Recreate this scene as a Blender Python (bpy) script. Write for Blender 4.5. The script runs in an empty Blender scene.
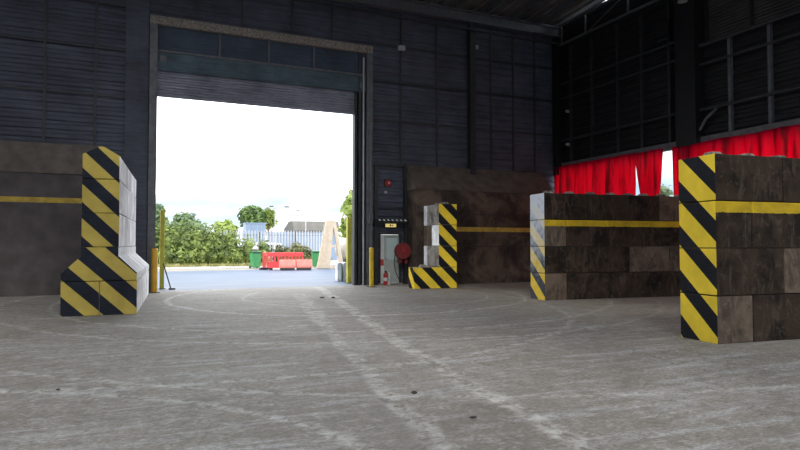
import bpy, bmesh, math, random
from mathutils import Vector, Matrix
random.seed(7)
C = bpy.context.scene.collection
SC = bpy.context.scene

# ------------------------------------------------------------------ materials
def new_mat(name):
    m = bpy.data.materials.new(name); m.use_nodes = True
    nt = m.node_tree
    return m, nt, nt.nodes['Principled BSDF']

def N(nt, typ, **kw):
    n = nt.nodes.new(typ)
    for k, v in kw.items():
        if hasattr(n, k): setattr(n, k, v)
        else: n.inputs[k].default_value = v
    return n

def L(nt, a, b): nt.links.new(a, b)

def math_(nt, op, a, b=None, clamp=False):
    n = nt.nodes.new('ShaderNodeMath'); n.operation = op; n.use_clamp = clamp
    for i, v in enumerate((a, b)):
        if v is None: continue
        if isinstance(v, (int, float)): n.inputs[i].default_value = v
        else: L(nt, v, n.inputs[i])
    return n.outputs[0]

def ramp(nt, fac, stops):
    r = nt.nodes.new('ShaderNodeValToRGB')
    while len(r.color_ramp.elements) < len(stops): r.color_ramp.elements.new(.5)
    for e, (p, c) in zip(r.color_ramp.elements, stops):
        e.position = p; e.color = (*c, 1) if len(c) == 3 else c
    L(nt, fac, r.inputs[0]); return r.outputs[0]

def mix(nt, fac, a, b, mode='MIX'):
    n = nt.nodes.new('ShaderNodeMix'); n.data_type = 'RGBA'; n.blend_type = mode
    if isinstance(fac, (int, float)): n.inputs[0].default_value = fac
    else: L(nt, fac, n.inputs[0])
    for i, v in ((6, a), (7, b)):
        if isinstance(v, tuple): n.inputs[i].default_value = (*v, 1)
        else: L(nt, v, n.inputs[i])
    return n.outputs[2]

def noise(nt, vec, scale, detail=4, rough=.55, dist=0):
    n = nt.nodes.new('ShaderNodeTexNoise')
    n.inputs['Scale'].default_value = scale; n.inputs['Detail'].default_value = detail
    n.inputs['Roughness'].default_value = rough; n.inputs['Distortion'].default_value = dist
    L(nt, vec, n.inputs['Vector']); return n.outputs['Fac']

def coords(nt, kind='Object', scale=None, rand=True):
    t = nt.nodes.new('ShaderNodeTexCoord').outputs[kind]
    if rand:
        oi = nt.nodes.new('ShaderNodeObjectInfo').outputs['Random']
        o = math_(nt, 'MULTIPLY', oi, 37.0)
        a = nt.nodes.new('ShaderNodeVectorMath'); a.operation = 'ADD'
        L(nt, t, a.inputs[0]); L(nt, o, a.inputs[1]); t = a.outputs[0]
    if scale:
        mp = nt.nodes.new('ShaderNodeMapping'); mp.inputs['Scale'].default_value = scale
        L(nt, t, mp.inputs[0]); t = mp.outputs[0]
    return t

def bump(nt, bsdf, h, strength=.3, dist=.02):
    b = nt.nodes.new('ShaderNodeBump'); b.inputs['Strength'].default_value = strength
    b.inputs['Distance'].default_value = dist
    L(nt, h, b.inputs['Height']); L(nt, b.outputs[0], bsdf.inputs['Normal'])

def simple(name, col, rough=.6, var=.25, scale=6, metal=0, rand=True):
    m, nt, b = new_mat(name)
    v = coords(nt, rand=rand)
    n = noise(nt, v, scale, 5)
    lo = tuple(c * (1 - var) for c in col); hi = tuple(min(1, c * (1 + var)) for c in col)
    L(nt, ramp(nt, n, [(.3, lo), (.7, hi)]), b.inputs['Base Color'])
    b.inputs['Roughness'].default_value = rough; b.inputs['Metallic'].default_value = metal
    return m

def concrete(name, base, dark, light, band=False):
    m, nt, b = new_mat(name)
    v = coords(nt)
    n1 = noise(nt, v, 1.7, 6, .62, .4); n2 = noise(nt, v, 9, 5, .6); n3 = noise(nt, v, 45, 3)
    vs = coords(nt, scale=(2.4, 2.4, .7)); n4 = noise(nt, vs, 2.2, 6, .65, 1.2)
    c = ramp(nt, n1, [(.40, dark), (.53, base), (.62, tuple(x * 1.25 for x in base))])
    c = mix(nt, math_(nt, 'MULTIPLY', ramp(nt, n4, [(.53, (0, 0, 0)), (.66, (1, 1, 1))]), .6), c, light)
    c = mix(nt, math_(nt, 'MULTIPLY', ramp(nt, n2, [(.56, (0, 0, 0)), (.68, (1, 1, 1))]), .5), c, light)
    c = mix(nt, math_(nt, 'MULTIPLY', ramp(nt, n3, [(.66, (0, 0, 0)), (.72, (1, 1, 1))]), .5), c, light)
    if band:
        uv = nt.nodes.new('ShaderNodeUVMap'); uv.uv_map = 'wall'
        s = nt.nodes.new('ShaderNodeSeparateXYZ'); L(nt, uv.outputs[0], s.inputs[0])
        e = math_(nt, 'ADD', s.outputs[1], math_(nt, 'MULTIPLY', math_(nt, 'SUBTRACT', n2, .5), .05))
        f = math_(nt, 'GREATER_THAN', e, 2.205)
        yel = ramp(nt, n1, [(.25, (.26, .18, .015)), (.6, (.52, .37, .02))])
        yel = mix(nt, math_(nt, 'MULTIPLY', ramp(nt, n2, [(.6, (0, 0, 0)), (.72, (1, 1, 1))]), .6), yel, (.10, .08, .03))
        c = mix(nt, f, c, yel)
    L(nt, c, b.inputs['Base Color']); b.inputs['Roughness'].default_value = .9; b.inputs['Specular IOR Level'].default_value = .15
    bump(nt, b, math_(nt, 'ADD', n2, math_(nt, 'MULTIPLY', n3, .4)), .35, .015)
    return m

def stripes(name, v0, k, yel, blk, worn=0., worncol=(.4, .42, .45), duty=.52, period=.8):
    m, nt, b = new_mat(name)
    uv = nt.nodes.new('ShaderNodeUVMap'); uv.uv_map = 'wall'
    s = nt.nodes.new('ShaderNodeSeparateXYZ'); L(nt, uv.outputs[0], s.inputs[0])
    v = coords(nt)
    n2 = noise(nt, v, 8, 5, .6); n1 = noise(nt, v, 2, 5, .6); n3 = noise(nt, v, 50, 3)
    t = math_(nt, 'SUBTRACT', math_(nt, 'SUBTRACT', v0 + 8.0, math_(nt, 'MULTIPLY', s.outputs[0], k)), s.outputs[1])
    t = math_(nt, 'FRACT', math_(nt, 'DIVIDE', t, period))
    f = math_(nt, 'LESS_THAN', t, duty)
    yc = ramp(nt, n1, [(.3, tuple(c * .75 for c in yel)), (.65, yel)])
    bc = ramp(nt, n1, [(.3, tuple(c * .7 for c in blk)), (.7, tuple(c * 1.4 for c in blk))])
    bc = mix(nt, math_(nt, 'MULTIPLY', ramp(nt, n3, [(.62, (0, 0, 0)), (.7, (1, 1, 1))]), .35), bc, (.12, .13, .16))
    yc = mix(nt, math_(nt, 'MULTIPLY', ramp(nt, n2, [(.66, (0, 0, 0)), (.74, (1, 1, 1))]), .35), yc, (.16, .13, .07))
    c = mix(nt, f, bc, yc)
    if worn:
        h = math_(nt, 'MULTIPLY', math_(nt, 'SUBTRACT', s.outputs[1], .7), .33)
        w = math_(nt, 'MULTIPLY', math_(nt, 'ADD', h, math_(nt, 'SUBTRACT', n2, .5)), worn, True)
        c = mix(nt, w, c, worncol)
    L(nt, c, b.inputs['Base Color']); b.inputs['Roughness'].default_value = .85; b.inputs['Specular IOR Level'].default_value = .25
    bump(nt, b, math_(nt, 'ADD', n2, math_(nt, 'MULTIPLY', n3, .4)), .25, .012)
    return m

M = {}
M['cdark'] = concrete('dark stained concrete', (.030, .0205, .0150), (.0105, .0085, .007), (.078, .061, .047))
M['cdarkb'] = concrete('dark stained concrete with painted line', (.030, .0205, .0150), (.0105, .0085, .007), (.078, .061, .047), True)
M['cbrown'] = concrete('brown concrete', (.098, .076, .057), (.058, .044, .034), (.165, .138, .11))
M['cbrownb'] = concrete('brown concrete with painted line', (.098, .076, .057), (.058, .044, .034), (.165, .138, .11), True)
M['cgrey'] = concrete('grey concrete', (.22, .205, .185), (.09, .08, .07), (.42, .41, .39))
M['cpale'] = concrete('pale concrete', (.70, .71, .73), (.52, .53, .55), (.80, .80, .80))
M['cwhite'] = concrete('whitish concrete', (.82, .83, .85), (.64, .65, .68), (.88, .88, .88))
YEL = (.90, .66, .05); BLK = (.008, .009, .014)
M['st_near'] = stripes('hazard paint near', 2.47, .92, YEL, BLK, duty=.55)
M['st_second'] = stripes('hazard paint worn', 2.42, .85, (.80, .58, .06), (.05, .058, .075), 1.25, (.64, .70, .80))
M['st_left'] = stripes('hazard paint left', 3.08, .97, (.52, .40, .09), (.012, .015, .024))
M['st_left_base'] = stripes('hazard paint left foot', .47, .93, (.52, .40, .09), (.012, .015, .024), duty=.48)
M['st_pier'] = stripes('hazard paint pier', 2.50, .98, YEL, BLK)
M['steel'] = simple('dark steel', (.026, .0275, .032), .55, .4, 4)
M['steel_light'] = simple('dull grey steel', (.10, .105, .115), .5, .3, 5)
M['steel_black'] = simple('black steel', (.006, .006, .0075), .6, .4, 4)
M['rust'] = simple('grimy brown steel', (.25, .22, .19), .75, .6, 14)
M['yellow'] = simple('yellow enamel', (.55, .38, .02), .45, .2, 3)
M['yellow_orange'] = simple('orange yellow enamel', (.60, .33, .02), .45, .2, 3)
M['yellow_green'] = simple('greenish yellow enamel', (.50, .46, .05), .5, .2, 3)
M['red'] = simple('red paint', (.50, .018, .022), .4, .2, 5)
M['red_dull'] = simple('dull red paint', (.20, .022, .025), .5, .25, 6)
M['white'] = simple('white paint', (.72, .73, .72), .5, .06, 4)
M['offwhite'] = simple('grey white paint', (.40, .42, .40), .5, .15, 4)
M['black'] = simple('black rubber', (.012, .012, .013), .6, .2, 8)
M['green_plastic'] = simple('green plastic', (.05, .26, .10), .45, .15, 5)
M['green_dark'] = simple('dark green plastic', (.02, .10, .05), .45, .15, 5)
M['red_plastic'] = simple('red plastic', (.66, .07, .075), .45, .15, 4)
M['pink_plastic'] = simple('faded red plastic', (.72, .22, .18), .55, .15, 4)
M['beige'] = simple('cream concrete', (.52, .44, .335), .8, .12, 4)
M['tank'] = simple('pale grey tank', (.40, .385, .37), .4, .08, 3)
M['galv'] = simple('galvanised steel', (.40, .42, .46), .45, .12, 8)
M['build_blue'] = simple('pale blue sheet', (.20, .27, .38), .5, .06, 2)
M['build_white'] = simple('white render', (.6, .61, .63), .6, .04, 1)
M['roof_grey'] = simple('dark grey roof', (.10, .095, .085), .7, .15, 2)
M['bark'] = simple('bark', (.12, .09, .06), .9, .3, 12)
M['stone'] = simple('dark stone chip', (.035, .033, .03), .85, .3, 20)
M['door_grey'] = simple('grey green door paint', (.42, .47, .45), .4, .1, 3)

def leaf_mat(name, a, b_):
    m, nt, b = new_mat(name)
    v = coords(nt, rand=False); n = noise(nt, v, 1.6, 5); n2 = noise(nt, v, 14, 2)
    c = ramp(nt, math_(nt, 'ADD', math_(nt, 'MULTIPLY', n, .6), math_(nt, 'MULTIPLY', n2, .4)), [(.40, a), (.60, b_)])
    L(nt, c, b.inputs['Base Color']); b.inputs['Roughness'].default_value = .6
    tr = nt.nodes.new('ShaderNodeBsdfTranslucent'); L(nt, c, tr.inputs[0])
    ms = nt.nodes.new('ShaderNodeMixShader'); ms.inputs[0].default_value = .3
    L(nt, b.outputs[0], ms.inputs[1]); L(nt, tr.outputs[0], ms.inputs[2])
    L(nt, ms.outputs[0], nt.nodes['Material Output'].inputs[0]); return m
M['leaf_hedge'] = leaf_mat('hedge leaves', (.02, .05, .008), (.30, .38, .09))
M['leaf_bramble'] = leaf_mat('bramble leaves', (.025, .035, .012), (.26, .27, .11))
M['leaf_dark'] = leaf_mat('dark tree leaves', (.02, .05, .012), (.14, .23, .05))
M['leaf_bright'] = leaf_mat('bright tree leaves', (.10, .17, .02), (.33, .40, .08))
M['leaf_grey'] = leaf_mat('grey green tree leaves', (.05, .10, .05), (.19, .27, .12))
M['grass'] = leaf_mat('verge grass', (.24, .24, .08), (.50, .46, .20))

# cladding
def cladding(name, col):
    m, nt, b = new_mat(name)
    v = coords(nt, rand=False)
    n = noise(nt, v, .9, 6, .6); vs = coords(nt, scale=(.5, .5, 9), rand=False); n2 = noise(nt, vs, 2.0, 4)
    t = math_(nt, 'ADD', math_(nt, 'MULTIPLY', n, .6), math_(nt, 'MULTIPLY', n2, .4))
    L(nt, ramp(nt, t, [(.35, tuple(c * .55 for c in col)), (.65, tuple(c * 1.45 for c in col))]), b.inputs['Base Color'])
    b.inputs['Roughness'].default_value = .65; b.inputs['Specular IOR Level'].default_value = .25
    return m
M['clad'] = cladding('dark profiled sheet', (.072, .079, .105))
M['clad_right'] = cladding('black profiled sheet', (.016, .016, .018))
M['louvre'] = cladding('dark brown louvres', (.075, .07, .066))
M['roofsheet'] = cladding('dark roof sheet', (.12, .117, .115))
M['panel_teal'] = cladding('teal panel', (.075, .115, .135))
M['panel_blue'] = cladding('dark blue panel', (.045, .062, .09))
M['shutter'] = cladding('grey shutter slats', (.24, .25, .30))

def pushwall_mat():
    m, nt, b = new_mat('grimy push wall')
    v = coords(nt, 'Object', rand=False)
    n = noise(nt, v, .8, 7, .65, .5); n2 = noise(nt, v, 6, 5); vs = coords(nt, scale=(3, 3, .6), rand=False); n3 = noise(nt, vs, 1.6, 6, .65, .6)
    c = ramp(nt, n, [(.36, (.022, .016, .014)), (.5, (.060, .045, .036)), (.62, (.13, .098, .075))])
    c = mix(nt, math_(nt, 'MULTIPLY', ramp(nt, n3, [(.57, (0, 0, 0)), (.74, (1, 1, 1))]), .6), c, (.17, .135, .11))
    L(nt, c, b.inputs['Base Color']); b.inputs['Roughness'].default_value = .8; b.inputs['Specular IOR Level'].default_value = .2
    bump(nt, b, n2, .3, .02); return m
M['push'] = pushwall_mat()
M['cap'] = simple('grey brown steel cap', (.115, .093, .077), .7, .35, 2.5, rand=False)
M['pushl'] = simple('purple brown push wall', (.075, .063, .066), .7, .4, 1.6, rand=False)
M['line'] = simple('dirty yellow line paint', (.46, .32, .04), .6, .3, 5)

def floor_mat():
    m, nt, b = new_mat('dusty concrete floor')
    g = nt.nodes.new('ShaderNodeNewGeometry').outputs['Position']
    s = nt.nodes.new('ShaderNodeSeparateXYZ'); L(nt, g, s.inputs[0]); X, Y = s.outputs[0], s.outputs[1]
    n1 = noise(nt, g, .35, 6, .6, .3); n2 = noise(nt, g, 2.2, 6, .65, .6); n3 = noise(nt, g, 22, 4, .6)
    def streakmap(rot, sc, k):
        mp = nt.nodes.new('ShaderNodeMapping'); mp.inputs['Rotation'].default_value = (0, 0, math.radians(rot)); mp.inputs['Scale'].default_value = sc
        L(nt, g, mp.inputs[0]); return noise(nt, mp.outputs[0], k, 6, .62, .7)
    st = streakmap(12, (.35, 3.2, 1), 1.5)
    st2 = streakmap(-70, (.3, 3.5, 1), 1.3)
    nf = noise(nt, g, 7, 6, .7, 1.0); ng = noise(nt, g, 34, 4, .75)
    c = ramp(nt, n1, [(.3, (.185, .170, .150)), (.55, (.245, .230, .208)), (.72, (.30, .288, .268))])
    c = mix(nt, math_(nt, 'MULTIPLY', ramp(nt, st, [(.53, (0, 0, 0)), (.62, (1, 1, 1))]), .40), c, (.45, .462, .49))
    c = mix(nt, math_(nt, 'MULTIPLY', ramp(nt, st2, [(.54, (0, 0, 0)), (.68, (1, 1, 1))]), .38), c, (.44, .45, .475))
    c = mix(nt, math_(nt, 'MULTIPLY', ramp(nt, n2, [(.30, (1, 1, 1)), (.48, (0, 0, 0))]), .75), c, (.125, .116, .103))
    c = mix(nt, math_(nt, 'MULTIPLY', ramp(nt, nf, [(.36, (1, 1, 1)), (.50, (0, 0, 0))]), .5), c, (.13, .124, .115))
    c = mix(nt, math_(nt, 'MULTIPLY', ramp(nt, nf, [(.54, (0, 0, 0)), (.66, (1, 1, 1))]), .35), c, (.50, .51, .53))
    c = mix(nt, math_(nt, 'MULTIPLY', ramp(nt, ng, [(.55, (0, 0, 0)), (.66, (1, 1, 1))]), .55), c, (.115, .107, .098))
    c = mix(nt, math_(nt, 'MULTIPLY', ramp(nt, n3, [(.60, (0, 0, 0)), (.70, (1, 1, 1))]), .4), c, (.12, .115, .11))
    gm = nt.nodes.new('ShaderNodeMapping'); gm.inputs['Rotation'].default_value = (0, 0, .42); gm.inputs['Scale'].default_value = (.35, 1, 1); L(nt, g, gm.inputs[0])
    gr = noise(nt, gm.outputs[0], 48, 5, .8)
    c = mix(nt, 1.0, c, ramp(nt, gr, [(.36, (.62, .61, .60)), (.50, (1, 1, 1)), (.64, (1.35, 1.35, 1.36))]), 'MULTIPLY')
    # tyre tracks: polylines on the floor, width and strength broken by noise
    def track(p, q, w, col, amt, wob=.25):
        dx, dy = q[0] - p[0], q[1] - p[1]; l = math.hypot(dx, dy); nx, ny = -dy / l, dx / l
        d = math_(nt, 'ADD', math_(nt, 'ADD', math_(nt, 'MULTIPLY', X, nx), math_(nt, 'MULTIPLY', Y, ny)), -(nx * p[0] + ny * p[1]))
        d = math_(nt, 'ADD', d, math_(nt, 'MULTIPLY', math_(nt, 'SUBTRACT', n1, .5), wob * 2))
        a = math_(nt, 'ABSOLUTE', d)
        f = math_(nt, 'SUBTRACT', 1.0, math_(nt, 'DIVIDE', a, w), True)
        t = math_(nt, 'ADD', math_(nt, 'MULTIPLY', X, dx / l), math_(nt, 'MULTIPLY', Y, dy / l))
        t0 = (p[0] * dx + p[1] * dy) / l
        t = math_(nt, 'SUBTRACT', t, t0)
        i = math_(nt, 'MULTIPLY', math_(nt, 'GREATER_THAN', t, 0), math_(nt, 'LESS_THAN', t, l))
        k = ramp(nt, math_(nt, 'ADD', math_(nt, 'MULTIPLY', n2, .5), math_(nt, 'MULTIPLY', nf, .5)), [(.44, (0, 0, 0)), (.60, (1, 1, 1))])
        f = math_(nt, 'MULTIPLY', math_(nt, 'MULTIPLY', ramp(nt, f, [(0, (0, 0, 0)), (.5, (1, 1, 1))]), i), math_(nt, 'MULTIPLY', k, amt))
        return f, col
    for f, col in (track((6.6, 22.6), (4.33, 10.33), .22, (.56, .55, .535), .75), track((4.33, 10.33), (3.3, 3.6), .17, (.54, .53, .515), .7),
                   track((5.06, 19.8), (3.7, 12.3), .26, (.54, .54, .53), .65), track((3.7, 12.3), (2.2, 4.0), .16, (.52, .51, .50), .6),
                   track((5.9, 21), (4.0, 10.5), .3, (.15, .145, .14), .35), track((3.45, 12.3), (1.95, 3.6), .13, (.14, .135, .13), .5),
                   track((4.0, 10.3), (2.9, 3.6), .12, (.15, .145, .14), .3), track((3.0, 22), (2.0, 4.5), .35, (.16, .155, .15), .2)):
        c = mix(nt, f, c, col)
    # curved sweeping marks to the right
    def arc(cx, cy, r, w, col, amt):
        ex = math_(nt, 'SUBTRACT', X, cx); ey = math_(nt, 'SUBTRACT', Y, cy)
        rr = math_(nt, 'SQRT', math_(nt, 'ADD', math_(nt, 'MULTIPLY', ex, ex), math_(nt, 'MULTIPLY', ey, ey)))
        rr = math_(nt, 'ADD', rr, math_(nt, 'MULTIPLY', math_(nt, 'SUBTRACT', n1, .5), .5))
        f = math_(nt, 'SUBTRACT', 1.0, math_(nt, 'DIVIDE', math_(nt, 'ABSOLUTE', math_(nt, 'SUBTRACT', rr, r)), w), True)
        return math_(nt, 'MULTIPLY', f, math_(nt, 'MULTIPLY', ramp(nt, nf, [(.42, (0, 0, 0)), (.55, (1, 1, 1))]), amt)), col
    for a in ((6.5, 18.6, 5.6, .13, (.55, .55, .55), .7), (6.5, 18.6, 6.1, .1, (.15, .145, .14), .5), (7.0, 18.4, 3.9, .1, (.55, .55, .54), .6),
              (2.0, 16.5, 9.0, .12, (.54, .54, .53), .5), (6.3, 18.8, 8.3, .14, (.54, .54, .53), .5), (6.3, 18.8, 9.6, .12, (.54, .54, .53), .45),
              (9.5, 19.0, 14.6, .1, (.52, .51, .50), .5), (9.5, 19.0, 15.2, .08, (.14, .135, .13), .4), (-3.5, 3.0, 5.5, .12, (.55, .55, .55), .5)):
        f, col = arc(*a); c = mix(nt, f, c, col)
    # brush grooves
    w = nt.nodes.new('ShaderNodeTexWave'); w.inputs['Scale'].default_value = 5.5; w.inputs['Distortion'].default_value = 5; w.inputs['Detail'].default_value = 3
    mp = nt.nodes.new('ShaderNodeMapping'); mp.inputs['Rotation'].default_value = (0, 0, math.radians(65)); L(nt, g, mp.inputs[0]); L(nt, mp.outputs[0], w.inputs[0])
    c = mix(nt, math_(nt, 'MULTIPLY', w.outputs['Fac'], .07), c, (.13, .125, .12))
    # browner, darker tone towards the right, broken up by noise
    side = math_(nt, 'MULTIPLY', ramp(nt, math_(nt, 'DIVIDE', math_(nt, 'SUBTRACT', X, 8.2), 10.0), [(.0, (0, 0, 0)), (.28, (1, 1, 1))]), ramp(nt, n2, [(.35, (.25, .25, .25)), (.6, (1, 1, 1))]))
    c = mix(nt, math_(nt, 'MULTIPLY', side, .6), c, (.15, .128, .10))
    L(nt, c, b.inputs['Base Color'])
    L(nt, ramp(nt, n2, [(.3, (.60, .60, .60)), (.7, (.82, .82, .82))]), b.inputs['Roughness']); b.inputs['Specular IOR Level'].default_value = .3
    bump(nt, b, math_(nt, 'ADD', nf, math_(nt, 'ADD', math_(nt, 'MULTIPLY', n3, .35), math_(nt, 'MULTIPLY', w.outputs['Fac'], .2))), .5, .02)
    return m
M['floor'] = floor_mat()

def yard_mat():
    m, nt, b = new_mat('pale yard asphalt')
    g = nt.nodes.new('ShaderNodeNewGeometry').outputs['Position']
    mp = nt.nodes.new('ShaderNodeMapping'); mp.inputs['Scale'].default_value = (.25, 1.1, 1); L(nt, g, mp.inputs[0])
    n = noise(nt, mp.outputs[0], .9, 6, .6, .3)
    s = nt.nodes.new('ShaderNodeSeparateXYZ'); L(nt, g, s.inputs[0])
    far = math_(nt, 'GREATER_THAN', math_(nt, 'ADD', s.outputs[1], math_(nt, 'MULTIPLY', math_(nt, 'SUBTRACT', n, .5), 2.5)), 39.5)
    c = ramp(nt, n, [(.3, (.040, .068, .125)), (.5, (.058, .092, .155)), (.7, (.10, .13, .18))])
    c = mix(nt, far, c, (.25, .225, .195))
    L(nt, c, b.inputs['Base Color']); b.inputs['Roughness'].default_value = .55; return m
M['yard'] = yard_mat()

def curtain_mat():
    m, nt, b = new_mat('red curtain cloth')
    v = coords(nt, scale=(1, 2.5, .25), rand=False); n = noise(nt, v, 1.6, 5, .6, .4)
    c = ramp(nt, n, [(.34, (.26, .010, .03)), (.48, (.72, .006, .075)), (.7, (.84, .008, .10))])
    L(nt, c, b.inputs['Base Color']); b.inputs['Roughness'].default_value = .45
    tr = nt.nodes.new('ShaderNodeBsdfTranslucent'); L(nt, c, tr.inputs[0])
    ms = nt.nodes.new('ShaderNodeMixShader'); ms.inputs[0].default_value = .75
    L(nt, b.outputs[0], ms.inputs[1]); L(nt, tr.outputs[0], ms.inputs[2])
    L(nt, ms.outputs[0], nt.nodes['Material Output'].inputs[0]); return m
M['curtain'] = curtain_mat()
m_, nt_, b_ = new_mat('lit exit sign'); b_.inputs['Base Color'].default_value = (.75, .6, .2, 1)
b_.inputs['Emission Color'].default_value = (1, .75, .25, 1); b_.inputs['Emission Strength'].default_value = .35; M['exit'] = m_
m_, nt_, b_ = new_mat('door glass'); b_.inputs['Base Color'].default_value = (.55, .68, .68, 1); b_.inputs['Roughness'].default_value = .12; M['glass'] = m_

# ------------------------------------------------------------------ mesh helpers
class MB:
    def __init__(s): s.bm = bmesh.new()
    def box(s, a, b, rot=0, piv=None, bev=0):
        lo = Vector(a); hi = Vector(b); c = (lo + hi) / 2
        r = bmesh.ops.create_cube(s.bm, size=1)
        vs = r['verts']
        bmesh.ops.scale(s.bm, vec=hi - lo, verts=vs); bmesh.ops.translate(s.bm, vec=c, verts=vs)
        if rot: bmesh.ops.rotate(s.bm, cent=piv or c, matrix=Matrix.Rotation(rot, 3, 'Z'), verts=vs)
        if bev:
            es = list({e for v in vs for e in v.link_edges})
            bmesh.ops.bevel(s.bm, geom=es, offset=bev, segments=2, affect='EDGES', profile=.6)
        return s
    def prism(s, pts, a, b, axis='y', bev=0):
        """polygon pts (2-D) extruded along an axis from a to b"""
        def mk(p, t): return {'y': (p[0], t, p[1]), 'x': (t, p[0], p[1]), 'z': (p[0], p[1], t)}[axis]
        v0 = [s.bm.verts.new(mk(p, a)) for p in pts]; v1 = [s.bm.verts.new(mk(p, b)) for p in pts]
        fs = [s.bm.faces.new(v0), s.bm.faces.new(v1[::-1])]
        n = len(pts)
        for i in range(n): fs.append(s.bm.faces.new((v0[i], v1[i], v1[(i + 1) % n], v0[(i + 1) % n])))
        bmesh.ops.recalc_face_normals(s.bm, faces=fs)
        if bev:
            es = list({e for f in fs for e in f.edges})
            bmesh.ops.bevel(s.bm, geom=es, offset=bev, segments=1, affect='EDGES')
        return s
    def cyl(s, p, q, r, r2=None, n=14, cap=True):
        p = Vector(p); q = Vector(q); d = q - p
        res = bmesh.ops.create_cone(s.bm, cap_ends=cap, segments=n, radius1=r, radius2=r if r2 is None else r2, depth=d.length)
        rot = d.to_track_quat('Z', 'Y').to_matrix()
        bmesh.ops.rotate(s.bm, cent=(0, 0, 0), matrix=rot, verts=res['verts'])
        bmesh.ops.translate(s.bm, vec=(p + q) / 2, verts=res['verts']); return s
    def sphere(s, c, r, sc=(1, 1, 1), n=12):
        res = bmesh.ops.create_uvsphere(s.bm, u_segments=n, v_segments=max(6, n * 2 // 3), radius=r)
        bmesh.ops.scale(s.bm, vec=sc, verts=res['verts']); bmesh.ops.translate(s.bm, vec=c, verts=res['verts']); return s
    def tube(s, pts, r, n=8):
        for a, b in zip(pts, pts[1:]): s.cyl(a, b, r, n=n)
        for p in pts[1:-1]: s.sphere(p, r, n=n)
        return s
    def build(s, name, mat, parent=None, loc=None, smooth=False):
        me = bpy.data.meshes.new(name); s.bm.to_mesh(me); s.bm.free()
        for m in (mat if isinstance(mat, (list, tuple)) else [mat]): me.materials.append(m)
        if smooth:
            for p in me.polygons: p.use_smooth = True
        o = bpy.data.objects.new(name, me); C.objects.link(o)
        if parent: o.parent = parent
        if loc: o.location = loc
        return o

def tag(o, label, cat, group=None, kind=None):
    o['label'] = label; o['category'] = cat
    if group: o['group'] = group
    if kind: o['kind'] = kind
    return o
def thing(name, label, cat, loc=(0, 0, 0), rz=0, group=None):
    o = bpy.data.objects.new(name, None); C.objects.link(o); o.location = loc; o.rotation_euler = (0, 0, rz)
    o.empty_display_size = .2
    return tag(o, label, cat, group)
def struct(o, label=None, cat=None):
    o['kind'] = 'structure'
    if label: o['label'] = label; o['category'] = cat
    return o
def copy_tree(o, parent=None):
    c = o.copy(); C.objects.link(c)
    if parent: c.parent = parent
    for ch in list(o.children): copy_tree(ch, c)
    return c

# ------------------------------------------------------------------ camera
cam = bpy.data.cameras.new('camera'); cam.lens = 27.0; cam.sensor_width = 36; cam.clip_end = 500
co = bpy.data.objects.new('camera', cam); C.objects.link(co)
co.location = (0, 0, 1.67)
co.rotation_euler = (math.radians(90) + math.atan(19 / 600), 0, -math.atan(267 / 600))
SC.camera = co

# ------------------------------------------------------------------ setting
W = 23.0
def ribs_rear(bm, x0, x1, z0, z1, y=W, pitch=.30, d=.045):
    prof = []; z = z0
    while z < z1 - 1e-4:
        for dz, dy in ((0, 0), (.10, 0), (.14, -d), (.26, -d), (.30, 0)):
            zz = min(z + dz * pitch / .3, z1); prof.append((y + dy, zz))
        z += pitch
    pr = [prof[0]]
    for p in prof[1:]:
        if p[1] - pr[-1][1] > 1e-4: pr.append(p)
    pts = pr + [(y + .12, z1), (y + .12, z0)]
    bm.prism(pts, x0, x1, 'x')
def ribs_right(bm, y0, y1, z0, z1, x=18.6, pitch=.30, d=.05):
    pr = []; z = z0
    while z < z1 - 1e-4:
        for dz, dx in ((0, 0), (.10, 0), (.14, -d), (.26, -d)):
            zz = min(z + dz * pitch / .3, z1)
            if not pr or zz - pr[-1][1] > 1e-4: pr.append((x + dx, zz))
        z += pitch
    pr.append((x, z1)) if z1 - pr[-1][1] > 1e-4 else None
    bm.prism(pr + [(x + .12, z1), (x + .12, z0)], y0, y1, 'y')

m = MB(); m.box((-14, -12, -.3), (18.72, W + .1, 0)); struct(m.build('floor', M['floor']))
m = MB(); m.box((-120, W + .1, -.3), (140, 220, -.005)); m.box((18.72, -60, -.3), (140, W + .1, -.005)); m.box((-120, -120, -.3), (18.72, -12, -.005)); m.box((-120, -12, -.3), (-14, W + .1, -.005))
struct(m.build('ground', M['yard']))
m = MB()
ribs_rear(m, -14, .46, 0, 12.1); ribs_rear(m, 8.92, 18.72, 2.09, 12.1); ribs_rear(m, .46, 8.92, 9.86, 12.1)
ribs_rear(m, 8.92, 9.30, 0, 2.09); ribs_rear(m, 10.24, 18.72, 0, 2.09)
struct(m.build('wall_rear', M['clad']))
m = MB(); ribs_right(m, -12, W, 5.45, 12.0); struct(m.build('wall_right', M['clad_right']))
m = MB(); m.box((18.6, -12, 0), (18.72, W, 2.1)); struct(m.build('wall_right_base', M['push']))
m = MB(); m.box((-14.12, -12, 0), (-14, W, 13.5)); struct(m.build('wall_left', M['clad']))
m = MB(); m.box((-14.12, -12.12, 4.6), (18.72, -12, 14)); struct(m.build('wall_front', M['clad']))
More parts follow.
